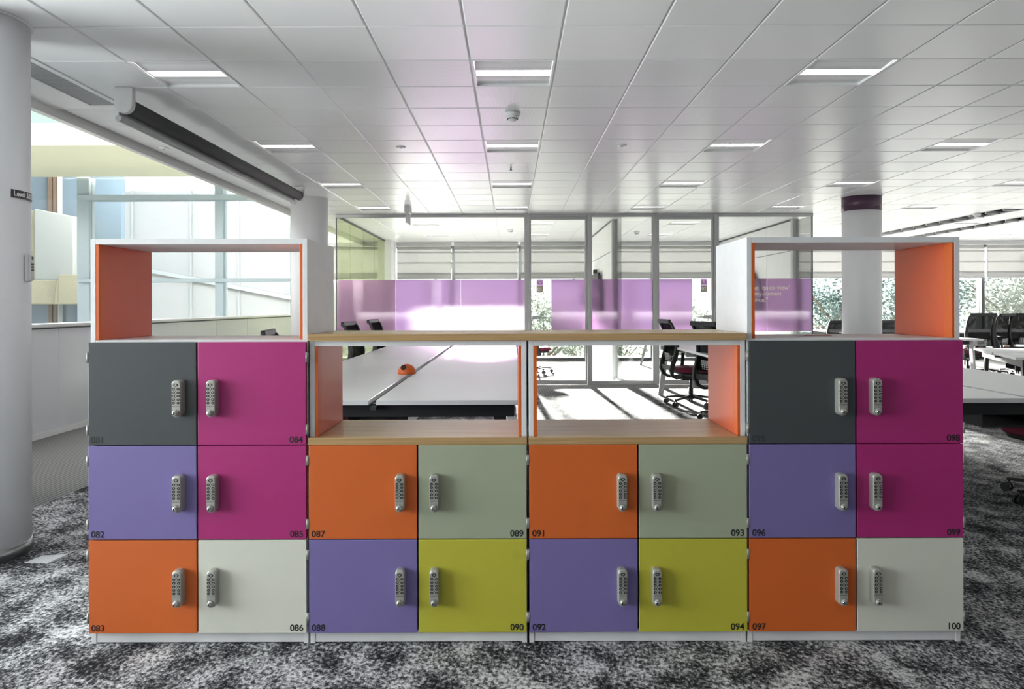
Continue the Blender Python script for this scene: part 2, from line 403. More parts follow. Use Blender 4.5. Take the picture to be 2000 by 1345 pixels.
# atrium
XA = -13.0
w = MB(); w.box(XA-.2, XA, 4.6, YF, -4.2, 7.6); struct(w.build('wall_atrium_left', M['white_paint']))
w = MB(); w.box(XA, XL-.2, 4.4, 4.6, -4.2, 7.6); struct(w.build('wall_atrium_front', M['white_paint']))
w = MB(); w.box(XA, XL-.02, 4.6, YF, -4.4, -4.2); struct(w.build('floor_atrium', M['ground']))
w = MB(); w.box(XA, FASC-.08, 13.0, YF-.13, 4.17, 4.58); struct(w.build('trim_2', M['cream_paint'], bevel=.01))
w = MB(); w.box(XA, FASC-.08, YF, YF+.2, 4.58, 7.6); struct(w.build('wall_atrium_far', M['white_paint']))
g = thing('glass_guard', 'greenish glass guard on top of the cream atrium beam', 'guard rail', (-8, 13.08, 4.58))
for k in range(5): 
    q = MB(); q.box(-12.9+k*1.9, -11.03+k*1.9, 13.07, 13.09, 4.58, 5.6); q.build('glass_panel', M['glass_guard'], g, off=(-8, 13.08, 4.58))
q = MB(); q.tube([(-12.9, 13.08, 5.63), (-3.4, 13.08, 5.63)], .025); q.build('handrail', M['alu'], g, off=(-8, 13.08, 4.58))
# atrium window
w = MB()
def XA_(px, Y=YF): return (px-VX)*Y/F
w.box(XA_(157), XA_(180), YF-.12, YF+.14, -4.2, 4.17)
w.box(XA_(424), XA_(440), YF-.12, YF+.14, -4.2, 4.17)
w.box(-4.78, -4.68, YF-.1, YF+.1, -4.2, 4.17)
for z, h in ((3.70, .06), (1.83, .035), (-.1, .05)): w.box(XA_(162), -4.68, YF-.2, YF+.08, z-h, z+h)
aw = struct(w.build('window_atrium', M['frame_blue'], bevel=.004))
for a, b in ((XA_(180), XA_(424)), (XA_(440), -4.78), (XA, XA_(157))):
    g = MB(); g.box(a, b, YF-.008, YF+.008, -4.2, 4.17); g.build('glass_pane', M['glass'], aw)
# far facade of the office
w = MB(); w.box(-2.88, -2.58, YF-.75, YF+.15, 0, CEIL+.12); struct(w.build('wall_far', M['white_paint'], bevel=.003))
w = MB(); w.box(-2.58, XR, YF-.02, YF+.12, 2.6, 3.0); w.box(-4.68, -2.58, YF-.02, YF+.12, 2.6, 4.17); w.box(-4.68, -2.88, YF-.06, YF-.055, 0, 1.84); w.box(-4.68, -4.24, YF-.02, YF+.12, 0, 2.6); struct(w.build('wall_far_head_sun_block', M['white_paint']))  # head wall, plus low left panels added to stop sun on the walkway
BAYS = [(-2.58 if k == 0 else -1.29+1.5*(k-1), -1.29+1.5*k) for k in range(10)]+[(-4.24, -2.88)]
BLAB = ['pale roller blind in first glass room, beside the white pier', 'pale roller blind in first glass room, between bright gap and dark mullion',
 'pale roller blind seen above the first glass door', 'pale roller blind seen right of the white room divider', 'pale roller blind seen above the second glass door',
 'pale roller blind seen past the end of the glass rooms', 'pale roller blind left of the plum-banded column', 'pale roller blind partly behind the plum-banded column',
 'pale roller blind just right of the orange-lined cubby, left of gap', 'pale roller blind at the right edge of the photo', 'pale roller blind seen through the greenish side glass']
for k, (a, b) in enumerate(BAYS):
    w = MB(); mw = .035
    w.box(b-mw, b+mw, YF-.06, YF+.12, .0, 2.6); w.box(a+mw if k else a, b-mw, YF-.05, YF+.1, 0, .06); w.box(a+mw if k else a, b-mw, YF-.05, YF+.1, 2.54, 2.6)
    o = struct(w.build('window_%d' % (k+1), M['alu_dark']))
    g = MB(); g.box(a+.0, b-mw, YF+.02, YF+.03, .06, 2.54); g.build('glass_pane', M['glass'], o)
    bl = thing('roller_blind', BLAB[k], 'blind', ((a+b)/2, YF-.15, 2.6), group='roller blinds on the far windows')
    off = bl.location; x0, x1 = a+.03, b-.045
    q = MB(); q.box(x0, x1, YF-.152, YF-.149, 1.99, 2.58); q.build('blind_fabric', M['blind'], bl, off=off)
    q = MB(); q.box(x0, x1, YF-.154, YF-.147, 1.86, 1.99); q.build('blind_hem', M['hem'], bl, off=off)
    q = MB(); q.tube([(x0, YF-.15, 1.852), (x1, YF-.15, 1.852)], .012, 8); q.build('bottom_bar', M['alu'], bl, off=off)
    q = MB(); q.box(x0-.01, x1+.01, YF-.2, YF-.1, 2.585, CEIL-.005); q.build('cassette', M['alu'], bl, bevel=.004, off=off)
sv = thing('sun_louvre', 'row of horizontal sun louvre blades outside the far windows', 'sun louvre', (5.3, YF+.5, 0))
for z in (2.04, 2.28, 2.52): q = MB(); q.box(-2.6, XR, YF+.35, YF+.45, z-.01, z+.01); q.build('louvre_blade', M['alu'], sv, off=sv.location)
for k in range(10): q = MB(); q.box(-1.31+1.5*k, -1.27+1.5*k, YF+.13, YF+.46, 1.98, 2.56); q.build('louvre_bracket', M['alu'], sv, off=sv.location)

# columns
CR = .24
def column(n, x, y, band=False):
    q = MB(); q.lathe([(CR, .0), (CR, CEIL)], (x, y, 0), 64); o = struct(q.build(n, M['col_paint']))
    return o
c1 = column('column_left', -2.68, 3.58); c2 = column('column_middle', -2.66, 9.5); c3 = column('column_right', 4.655, 9.5)
for o, x, y in ((c1, -2.68, 3.58), (c2, -2.66, 9.5), (c3, 4.655, 9.5)):
    q = MB(); q.lathe([(CR+.004, 0), (CR+.004, .062), (CR, .064)], (x, y, 0), 64); q.build('metal_skirting', M['steel'], o)
    q = MB(); q.lathe([(CR+.002, CEIL-.008), (CR+.012, CEIL-.006), (CR+.012, CEIL-.001)], (x, y, 0), 64); q.build('ceiling_collar', M['white_paint'], o)
q = MB(); q.lathe([(CR+.003, 2.475), (CR+.003, CEIL-.01)], (4.655, 9.5, 0), 64); q.build('plum_band', M['plum'], c3)

# ------------------------------------------------------------------ ceiling lights and fittings
def make_light():
    t = thing('ceiling_light', '', 'ceiling light', (0, 0, 0), group='square louvred ceiling lights')
    h = .247; 
    q = MB()          # housing, open downwards, with its frame lip
    q.box(-h, h, -h, -h+.012, .0, .085); q.box(-h, h, h-.012, h, -.003, .085); q.box(-h, -h+.012, -h+.012, h-.012, -.003, .085); q.box(h-.012, h, -h+.012, h-.012, -.003, .085)
    q.box(-h, h, -h, h, .085, .09); q.build('housing', M['louvre'], t)
    for s in (-1, 1):
        q = MB(); y0, y1 = (.056, .234) if s > 0 else (-.212, -.056); n = 8
        for k in range(n):
            a, b = y0+(y1-y0)*k/n, y0+(y1-y0)*(k+1)/n
            def zc(y): return .010 - .004*math.cos((abs(y)-.056)/.178*PI)
            q.hexa([(x, y, zc(y)+dz) for dz in (0, .003) for y in (a, b) for x in (-.232, .232)])
        q.build('perforated_panel', M['lamp_panel'], t)
    q = MB()
    for k in range(9): x = -.232+k*.058; q.box(x-.0015, x+.0015, -.052, .052, .008, .045)
    for s in (-1, 1): q.hexa([(x, y, z) for z, yy in ((.006, s*.053), (.05, s*.044)) for y in (yy-.0012, yy+.0012) for x in (-.234, .234)])
    q.build('louvre', M['louvre'], t)
    q = MB(); q.tube([(-.228, 0, .062), (.228, 0, .062)], .013, 12)
    q.build('lamp_tube', M['lamp'], t)
    q = MB(); q.tube([(-.225, -.15, .066), (.225, -.15, .066)], .007, 10); q.build('lamp_tube', M['lamp'], t)  # extra hidden tube added to brighten the near edge slot
    return t
CN = {-4: 'left', 0: 'central', 4: 'right of centre', 8: 'third', 12: 'fourth', 16: 'fifth', 20: 'sixth', -3: 'left', 1: 'middle', 6: 'right'}
RN = {-12: 'behind the viewpoint, last', -8: 'behind the viewpoint, second', -4: 'overhead', 0: 'nearest', 4: 'second from the front', 8: 'third from the front', 12: 'fourth from the front', 16: 'fifth from the front', 20: 'sixth from the front'}
proto = make_light(); first = True
for (i, j) in sorted(LIGHT):
    o = proto if first else copy_tree(proto); first = False
    o.location = (CX0+(i+.5)*.504, ROW0+(j+.5)*T, CEIL)
    if i in (-3, 1, 6) and j >= 16:
        o['label'] = 'louvred ceiling light inside the glass rooms, %s one of its row, %s' % (CN[i], 'nearer the glass' if j == 16 else 'nearer the blinds')
        o['group'] = 'ceiling lights in the glass rooms'
    else:
        o['label'] = 'square louvred ceiling light in the %s line, %s' % (CN[i], RN[j])
def sd(px, py, name, label, cat, prof, mats, extra=None):
    p = P(px, py, 5); d = p-Vector((0, 0, CH)); k = (CEIL-CH)/d.z; x, y = d.x*k, d.y*k
    t = thing(name, label, cat, (x, y, CEIL))
    return t
def smoke(px, py, label):
    t = sd(px, py, 'smoke_detector', label, 'smoke detector', None, None); t['group'] = 'ceiling smoke detectors'
    q = MB(); q.lathe([(.056, 0), (.056, .022), (.05, .03)], seg=32, sgn=-1); q.build('mount', M['louvre'], t)
    q = MB(); q.lathe([(.05, .03), (.044, .040), (.024, .058), (.018, .066), (.0, .068)], seg=32, sgn=-1); q.build('sensor_dome', M['louvre'], t)
    q = MB()
    for k in range(8):
        a = k*PI/4+.2; q.tube([(.037*math.cos(a+u), .037*math.sin(a+u), -.0475) for u in (-.28, -.14, 0, .14, .28)], .0042, 6)
    q.build('vent_slot', M['black'], t)
smoke(1001, 220, 'white smoke detector on centre ceiling tile between the first two lights')
smoke(1908, 417, 'white smoke detector beside the dark open ceiling slots')
smoke(997, 448, 'white smoke detector in the first glass room')
smoke(1244, 452, 'white smoke detector in the second glass room')
for px, py, lab in ((1215, 284, 'small flat white sensor disc right of the smoke detector'), (783, 287, 'small flat white sensor disc left of the smoke detector'), (320, 289, 'small flat white sensor disc beside the dark roller screen')):
    t = sd(px, py, 'ceiling_sensor', lab, 'sensor', None, None); t['group'] = 'flat ceiling sensor discs'
    q = MB(); q.lathe([(.042, 0), (.042, .004), (.036, .008), (0, .009)], seg=28, sgn=-1); q.build('cover', M['louvre'], t)
    q = MB(); q.lathe([(.012, .008), (.012, .012), (0, .014)], seg=16, sgn=-1); q.build('lens', M['lightgrey'], t)
t = sd(998, 326, 'sprinkler', 'tiny dark sprinkler head hanging from the centre ceiling', 'sprinkler', None, None)
q = MB(); q.cyl((0, 0, .03), (0, 0, -.03), .007, 10); q.build('stem', M['alu_dark'], t)
q = MB(); q.lathe([(.014, .03), (.014, .034), (0, .036)], seg=16, sgn=-1); q.build('deflector', M['alu_dark'], t)
t = sd(797, 403, 'hanging_sign', 'grey hanging sign seen edge-on under ceiling before first glass room', 'sign', None, None)
q = MB(); q.box(-.035, .035, -.15, .15, -.1, 0); q.build('sign_bracket', M['alu'], t, bevel=.008)
q = MB(); q.box(-.012, .012, -.17, .17, -.255, -.1); q.build('sign_panel', M['lightgrey'], t, bevel=.002)
# air grille at the left
t = thing('air_grille', 'long dark perforated air grille in ceiling beside the left column', 'air grille', (-2.89, 3.5, CEIL))
q = MB(); q.box(-2.985, -2.795, 2.1, 5.1, CEIL+.002, CEIL+.01); q.build('perforated_strip', M['grille'], t, off=t.location)
q = MB()
for a, b in ((-3.0, -2.985), (-2.795, -2.755)): q.box(a, b, 2.1, 5.1, CEIL-.003, CEIL+.012)
q.box(-3.0, -2.755, 5.1, 5.115, CEIL-.003, CEIL+.012); q.build('grille_frame', M['louvre'], t, off=t.location)
# open slots at the right
for x, y0, lab in ((CX0+15.5*.504, ROW0+13*T, 'dark open ceiling slot with cross blades, the nearer of two'), (CX0+17.5*.504, ROW0+15*T, 'dark open ceiling slot with cross blades, the farther of two')):
    t = thing('ceiling_slot', lab, 'ceiling slot', (x, y0, CEIL), group='dark ceiling slots by the right windows')
    q = MB(); q.box(x-.245, x+.245, y0, YF-.2, CEIL+.07, CEIL+.09); q.build('slot_recess', M['black'], t, off=t.location)
    q = MB()
    for s in (-1, 1): q.box(x+s*.215-.03, x+s*.215+.03, y0, YF-.2, CEIL, CEIL+.02)
    q.build('slot_edge', M['lightgrey'], t, off=t.location)
    y = y0
    while y < YF-.5:
        q = MB(); q.bar((x-.185, y, CEIL-.004), (x+.185, y+.22, CEIL+.02), .02, .05); q.build('cross_blade', M['alu'], t, off=t.location); y += .4
# roller screen
ya, yb, xs, zc = 4.70, 8.58, -2.52, 2.563
t = thing('roller_screen', 'long charcoal roller screen hung under the ceiling between white columns', 'roller screen', (xs, (ya+yb)/2, CEIL)); off = t.location
q = MB(); q.tube([(xs, ya+.02, zc), (xs, yb, zc)], .052, 24); q.build('screen_roll', M['screen_grey'], t, off=off)
q = MB(); q.box(xs-.075, xs-.035, ya+.015, yb, zc-.082, zc-.066); q.box(xs-.056, xs-.05, ya+.015, yb, zc-.07, zc-.01); q.tube([(xs-.055, ya+.012, zc-.084), (xs-.055, yb, zc-.084)], .019, 14)
q.build('bottom_bar', M['alu'], t, off=off)
for y, n in ((ya, 0), (yb, 1)):
    q = MB(); pts = [(-.06, CEIL-zc-.0015), (.06, CEIL-zc-.0015), (.06, 0)] + [(.06*math.cos(a), .06*math.sin(a)) for a in [-PI*k/10 for k in range(1, 10)]] + [(-.06, 0)]
    q.prism([(xs+a, zc+b) for a, b in pts], y-.03, y+.015); q.build('end_bracket', M['lightgrey'], t, bevel=.005, off=off)

# ------------------------------------------------------------------ lockers
Y0, DEP, DT = 2.64, .395, .02
def lock_meshes():
    W, H, D = .034, .135, .034; w = W/2
    poly = []
    for k in range(7): a = PI-k*PI/2/6; poly.append((-w+.012+.012*math.cos(a), H/2-.012+.012*math.sin(a)))
    for k in range(7): a = PI/2-k*PI/2/6; poly.append((w-.012+.012*math.cos(a), H/2-.012+.012*math.sin(a)))
    for k in range(1, 14): a = -k*PI/14; poly.append((w*math.cos(a), -H/2+w+w*math.sin(a)))
    b = MB(); b.prism(poly, 0, -D*.75, 1.0); b.prism(poly, -D*.75, -D*.94, .93, (0, 0)); b.prism([(x*.93, z*.975) for x, z in poly], -D*.94, -D, .93)
    b.lathe([(.0125, 0), (.0105, .007), (.0, .0072)], (0, -D, -H/2+w), 24, 'y', -1)
    k = MB(); k.cur = 0
    def disc(x, z, rx, rz, y, h, seg=14):
        k.prism([(x+rx*math.cos(2*PI*i/seg), z+rz*math.sin(2*PI*i/seg)) for i in range(seg)], y, y-h)
    disc(0, .051, .0085, .0055, -D, .0006)
    for r in range(5):
        for s in (-1, 1): disc(s*.0085, .036-r*.0125, .0056, .0048, -D, .0006)
        disc(0, .0425-r*.0125, .002, .0012, -D, .0006)
    k.box(-.0155, .0155, -D-.0004, -D, -.0262, -.0252)
    k.cur = 1
    disc(0, .051, .004, .0028, -D-.0006, .0008)
    for r in range(5):
        for s in (-1, 1): disc(s*.0085+.0004, .036-r*.0125, .0021, .0019, -D-.0006, .0012)
    c = MB(); c.cur = 0; c.lathe([(.0088, 0), (.0088, .004), (.0075, .005), (0, .005)], (0, -D-.007, -H/2+w), 24, 'y', -1)
    c.cur = 1; c.box(-.005, -.0022, -D-.0126, -D-.012, -H/2+w-.0035, -H/2+w+.0045)
    r = []
    for nm, mb, mats in (('lock_body', b, [M['silver']]), ('keypad', k, [M['black'], M['silver']]), ('key_cylinder', c, [M['chrome'], M['black']])):
        o = mb.build(nm, mats, bevel=0); me = o.data; bpy.data.objects.remove(o); r.append((nm, me))
    return r
LOCK = lock_meshes()
hb = MB(); hb.tube([(0, -.004, -.0185), (0, -.004, .0185)], .0058, 12); hb.box(-.0035, .0045, -.004, .012, -.0175, .0175)
ho = hb.build('hinge', M['hinge']); HINGE = ho.data; bpy.data.objects.remove(ho)
NUM = {}
def door(t, base, x0, x1, z0, z1, col, num, side):
    """side -1: hinges at the left, lock at the right"""
    cx, cz = (x0+x1)/2, (z0+z1)/2; W, H = x1-x0, z1-z0
    q = MB(); q.box(-W/2, W/2, -DT, -.002, -H/2, H/2)
    d = q.build('door', M['doors'][col], t, bevel=.0018); d.location = Vector((cx, Y0, cz))-base
    d['label'] = '%s door numbered %s' % ({'grey': 'dark grey', 'pink': 'magenta', 'purple': 'violet', 'cream': 'cream', 'orange': 'orange', 'sage': 'sage green', 'lime': 'lime'}[col], num)
    lx = W/2-.059 if side < 0 else -W/2+.06
    for nm, me in LOCK: link(nm, me, d, 0, loc=(lx, -DT, z0+.172-cz))
    me = text_mesh(num, .033, M['ink_grey'] if num == '095' else M['ink']); a, b = text_w(me)
    link('number', me, d, 0, loc=((-W/2+.010-a) if side < 0 else (W/2-.012-b), -DT-.0003, -H/2+.008))
    hx = -W/2-.003 if side < 0 else W/2+.003
    for hz in (z1-.055-cz, z0+.055-cz):
        o = link('hinge', HINGE, d, 0, loc=(hx, -DT+.008, hz))
        if side > 0: o.scale = (-1, 1, 1)
R1, R2, R3 = (.7345, 1.110), (.3895, .7315), (.047, .3865)
def tower(x0, x1, label, doors):
    base = Vector(((x0+x1)/2, Y0+DEP/2, 0)); t = thing('locker_tower', label, 'locker', base, group='locker units in a row')
    th = .018; yb = Y0+DEP; xm = (x0+x1)/2; top = 1.490
    def part(nm, mat, *bx, bev=.0012, lab=None):
        q = MB()
        for b in bx: q.box(*b)
        o = q.build(nm, mat, t, bevel=bev, off=base)
        if lab: o['label'] = lab
        return o
    for a, b in ((x0, x0+th), (x1-th, x1)): part('side_panel', M['white'], (a, b, Y0, yb, 0, top))
    part('top_panel', M['white'], (x0+th, x1-th, Y0, yb, top-.02, top))
    part('plinth', M['white'], (x0+th, x1-th, Y0+.002, Y0+.02, .004, .05))
    part('locker_body', M['gap'], (x0+th, x1-th, Y0+.004, yb, .05, 1.096))
    part('shelf', M['white'], (x0+th, x1-th, Y0, yb, 1.098, 1.117))
    lt = .011
    for a, b in ((x0+th, x0+th+lt), (x1-th-lt, x1-th)):
        part('cubby_liner', M['orange_soft'], (a, b, Y0+.048, yb-.002, 1.1175, top-.0205), lab='orange side liner')
        part('liner_edge', M['orange'], (a, b+.0015 if a < xm else b, Y0+.001, Y0+.048, 1.1175, top-.0205), lab='orange front edging')
    for (n, c), (z0, z1) in zip(doors[:3], (R1, R2, R3)): door(t, base, x0+.001, xm-.0028, z0, z1, c, n, -1)
    for (n, c), (z0, z1) in zip(doors[3:], (R1, R2, R3)): door(t, base, xm+.0028, x1-.001, z0, z1, c, n, 1)
def low(x0, x1, label, doors):
    base = Vector(((x0+x1)/2, Y0+DEP/2, 0)); t = thing('locker_unit', label, 'locker', base, group='locker units in a row')
    th = .018; yb = Y0+DEP; xm = (x0+x1)/2; zs0, zs1, zt = .7325, .759, 1.1125
    def part(nm, mat, *bx, bev=.0012, lab=None):
        q = MB()
        for b in bx: q.box(*b)
        o = q.build(nm, mat, t, bevel=bev, off=base)
        if lab: o['label'] = lab
        return o
    for a, b in ((x0, x0+th), (x1-th, x1)):
        part('side_panel', M['white'], (a, b, Y0, yb, 0, zs0)); part('upper_side_panel', M['white'], (a, b, Y0, yb, zs1, zt))
    part('top_rail', M['white'], (x0+th, x1-th, Y0, yb, 1.093, zt))
    part('plinth', M['white'], (x0+th, x1-th, Y0+.002, Y0+.02, .004, .05))
    part('locker_body', M['gap'], (x0+th, x1-th, Y0+.004, yb, .05, zs0-.001))
    part('shelf', M['oak'], (x0-.001, x1+.001, Y0-.018, yb, zs0, zs1), lab='oak shelf board')
    lt = .011
    for a, b in ((x0+th, x0+th+lt), (x1-th-lt, x1-th)):
        part('cubby_liner', M['orange_soft'], (a, b, Y0+.048, yb-.002, zs1+.0005, 1.0925), lab='orange side liner')
        part('liner_edge', M['orange'], (a, b+.0015 if a < xm else b, Y0+.001, Y0+.048, zs1+.0005, 1.0925), lab='orange front edging')
    for (n, c), (z0, z1) in zip(doors[:2], (R2, R3)): door(t, base, x0+.001, xm-.0028, z0, z1, c, n, -1)
    for (n, c), (z0, z1) in zip(doors[2:], (R2, R3)): door(t, base, xm+.0028, x1-.001, z0, z1, c, n, 1)
tower(-1.546, -.7475, 'tall white locker tower with doors 081 to 086 under an orange-lined cubby',
      [('081', 'grey'), ('082', 'purple'), ('083', 'orange'), ('084', 'pink'), ('085', 'pink'), ('086', 'cream')])
low(-.740, .058, 'low white locker unit with doors 087 to 090 under an open oak shelf',
    [('087', 'orange'), ('088', 'purple'), ('089', 'sage'), ('090', 'lime')])
low(.0665, .8640, 'low white locker unit with doors 091 to 094 under an open oak shelf',
    [('091', 'orange'), ('092', 'purple'), ('093', 'sage'), ('094', 'lime')])
tower(.8705, 1.6545, 'tall white locker tower with doors 095 to 100 under an orange-lined cubby',
      [('095', 'grey'), ('096', 'purple'), ('097', 'orange'), ('098', 'pink'), ('099', 'pink'), ('100', 'cream')])
q = MB(); q.box(-.742, .866, Y0-.016, Y0+DEP, 1.1128, 1.138)
tag(q.build('countertop', M['oak'], bevel=.0015), 'long oak countertop laid across both low locker units', 'countertop')
# leaflet on the right tower
def sheet(name, pts, z, thick, mats, label, cat):
    c = Vector((sum(p[0] for p in pts)/len(pts), sum(p[1] for p in pts)/len(pts), z)); t = thing(name, label, cat, c)
    return t, c
t = thing('leaflet', 'white and red folded leaflet lying in the right locker cubby', 'leaflet', (1.2, 2.86, 1.117))
q = MB(); q.hexa([(x, y, z) for z in (.0, .003) for x, y in ((-.075, -.05), (.05, -.075), (-.05, .07), (.08, .05))]); q.build('page', M['paper'], t)
q = MB(); q.hexa([(x, y, z) for z in (.0035, .0055) for x, y in ((-.05, -.055), (.05, -.072), (-.035, .0), (.065, -.01))]); q.build('red_panel', M['red'], t)
p = P(85, 1093, 3.5); p.z = 0
q = MB(); c = Vector((-2.29, 3.52, 0))
q.hexa([(-.07, -.045, .0), (.045, -.05, .0), (-.04, .05, .0), (.085, .045, .0), (-.07, -.045, .003), (.045, -.05, .003), (-.04, .05, .004), (.085, .045, .012)])
o = q.build('paper_sheet', M['paper']); o.location = c; tag(o, 'small grey paper sheet on mottled carpet beside the left column', 'paper')

# things on the left column
def on_col(px, py):
    """hit of the pixel ray with the front of the left column -> (angle, z)"""
    d = P(px, py, 1.0)-Vector((0, 0, CH)); cx, cy = -2.68, 3.58
    a = d.x**2+d.y**2; b = -2*(d.x*cx+d.y*cy); c = cx*cx+cy*cy-CR*CR; disc = b*b-4*a*c
    k = (-b-math.sqrt(max(disc, 0)))/(2*a); h = d*k
    return math.atan2(h.y-cy, h.x-cx), CH+h.z
def wrap(me, ang, z0, gap):
    for v in me.vertices:
        a = ang + v.co.x/(CR+gap); r = CR+gap-v.co.y
        v.co = (-2.68+r*math.cos(a), 3.58+r*math.sin(a), z0+v.co.z)
a0, zt_ = on_col(21, 368.6); _, zb_ = on_col(21, 384.2); a1, _ = on_col(61, 380)
t = thing('level_sign', 'black sign reading Level 3/033 on the left column', 'sign', (-2.68, 3.58, 0))
q = MB(); n = 12
for k in range(n):
    A, B = a0+(a1-a0)*k/n, a0+(a1-a0)*(k+1)/n
    q.hexa([(r*math.cos(g), r*math.sin(g), z) for z in (zb_, zt_) for g in (A, B) for r in (CR+.001, CR+.004)])
q.build('sign_plate', M['sign_black'], t)
me = text_mesh('Level 3/033', .040, M['sign_white'], 'CENTER'); xa, xb = text_w(me)
arc = (a1-a0)*CR; sc = arc*.86/(xb-xa); me.transform(Matrix.Scale(sc, 4))
zc_ = (zb_+zt_)/2-.012*sc/1.0
for v in me.vertices:
    g = (a0+a1)/2 + v.co.x/CR; r = CR+.0045-v.co.y
    v.co = (r*math.cos(g), r*math.sin(g), zc_+v.co.z)
link('lettering', me, t)
am, zm = on_col(51, 524)
t = thing('remote_control', 'grey remote control in a holder on the left column', 'remote control', (-2.68+CR*math.cos(am), 3.58+CR*math.sin(am), zm), am+PI/2)
q = MB(); q.box(-.022, .022, -.018, 0, -.068, .068); q.build('holder', M['lightgrey'], t, bevel=.006)
q = MB(); q.box(-.018, .018, -.03, -.016, -.062, .07); q.build('remote_body', M['lightgrey'], t, bevel=.006)
q = MB()
for x, z in ((-.007, .02), (.007, .02), (-.007, .006), (.007, .006), (-.007, -.008), (.007, -.008)): q.box(x-.004, x+.004, -.032, -.0295, z-.004, z+.004)
q.build('button', M['alu_dark'], t)
q = MB(); q.lathe([(.007, 0), (.007, .002), (0, .002)], (0, -.03, .052), 16, 'y', -1); q.build('power_button', M['alu_dark'], t)

# ------------------------------------------------------------------ balustrade
XBAL = -4.436
t = thing('balustrade', 'grey glazed balustrade with bright handrail along the atrium edge', 'balustrade', (XBAL, 10.5, 0)); off = t.location
ys = [4.7]+[7.04-1.26+1.26*k for k in range(9)]+[YF-.15]
for a, b in zip(ys, ys[1:]):
    q = MB(); q.box(XBAL-.03, XBAL, a+.006, b-.006, .06, 1.03); q.build('glass_panel', M['balus'], t, off=off, bevel=.002)
q = MB(); q.box(XBAL-.035, XBAL+.012, 4.7, YF-.15, 0, .058); q.build('floor_channel', M['louvre'], t, off=off)
q = MB(); q.box(XBAL-.06, XBAL+.03, 4.7, YF-.15, 1.045, 1.085); q.build('handrail', M['louvre'], t, off=off, bevel=.012, seg=3)
q = MB(); q.box(XBAL-.028, XBAL-.002, 4.7, YF-.15, 1.03, 1.045); q.build('rail_gap', M['alu_dark'], t, off=off)

# ------------------------------------------------------------------ glass rooms
YP = 11.24; HT = CEIL
def XP(px): return (px-VX)*YP/F
t = thing('glass_partition', 'glass partition wall with aluminium posts and purple film band', 'glass partition', (1.0, YP, 0)); off = t.location
POSTS = [.257, 1.24, 2.26, 3.224]
for x in POSTS: 
    q = MB(); q.box(x-.036, x+.036, YP-.05, YP+.05, 0, HT-.002); q.box(x-.008, x+.008, YP-.056, YP-.05, 0, HT-.002); q.build('post', M['alu'], t, off=off, bevel=.003)
q = MB(); q.box(4.72, 4.74, YP-.012, YP+.02, 0, HT-.05); q.build('corner_edge', M['alu_dark'], t, off=off)
q = MB(); q.box(-2.732, -2.718, YP-.012, YP+.012, .06, HT-.05); q.build('corner_edge', M['alu_dark'], t, off=off)
for a, b in ((-2.73, .221), (1.276, 2.224), (3.26, 4.74)):
    q = MB(); q.box(a, b, YP-.03, YP+.03, HT-.05, HT-.002); q.build('top_rail', M['alu'], t, off=off, bevel=.003)
    q = MB(); q.box(a, b, YP-.03, YP+.03, 0, .065); q.build('bottom_rail', M['alu'], t, off=off, bevel=.003)
def pane(a, b, par=t, z0=.065, z1=HT-.05):
    q = MB(); q.box(a, b, YP-.006, YP+.006, z0, z1); return q.build('glass_pane', M['glass_part'], par, off=par.location)
for a, b in ((-2.71, -1.80), (-1.796, -.78), (-.776, .221), (1.276, 1.738), (1.742, 2.224), (3.26, 4.02), (4.024, 4.718)): pane(a, b)
FZ0, FZ1 = .83, 1.652
def film(a, b, par=t):
    q = MB(); q.quad((a, YP-.0075, FZ0), (b, YP-.0075, FZ0), (b, YP-.0075, FZ1), (a, YP-.0075, FZ1)); o = q.build('window_film', M['film'], par, off=par.location)
    o['label'] = 'purple translucent film band'; return o
for a, b in ((-2.71, -1.80), (-1.796, -.78), (-.776, .221), (1.276, 1.738), (1.742, 2.224), (3.26, 4.02), (4.024, 4.718)): film(a, b)
for s, px0, py, px1 in (("he \u2018quick view\u2019", 1470.5, 565.5, 1542), ("my current", 1474, 577, 1526), ("ance.\u201d", 1470.5, 589, 1500)):
    me = text_mesh(s, .12, M['film_text'], depth=.0003); a, b = text_w(me); X0, X1 = XP(px0), XP(px1); k = (X1-X0)/(b-a)
    me.transform(Matrix.Translation((X0-1.0-a*k, -.0095, P(px0, py, YP).z)) @ Matrix.Scale(k, 4)); link('film_lettering', me, t)
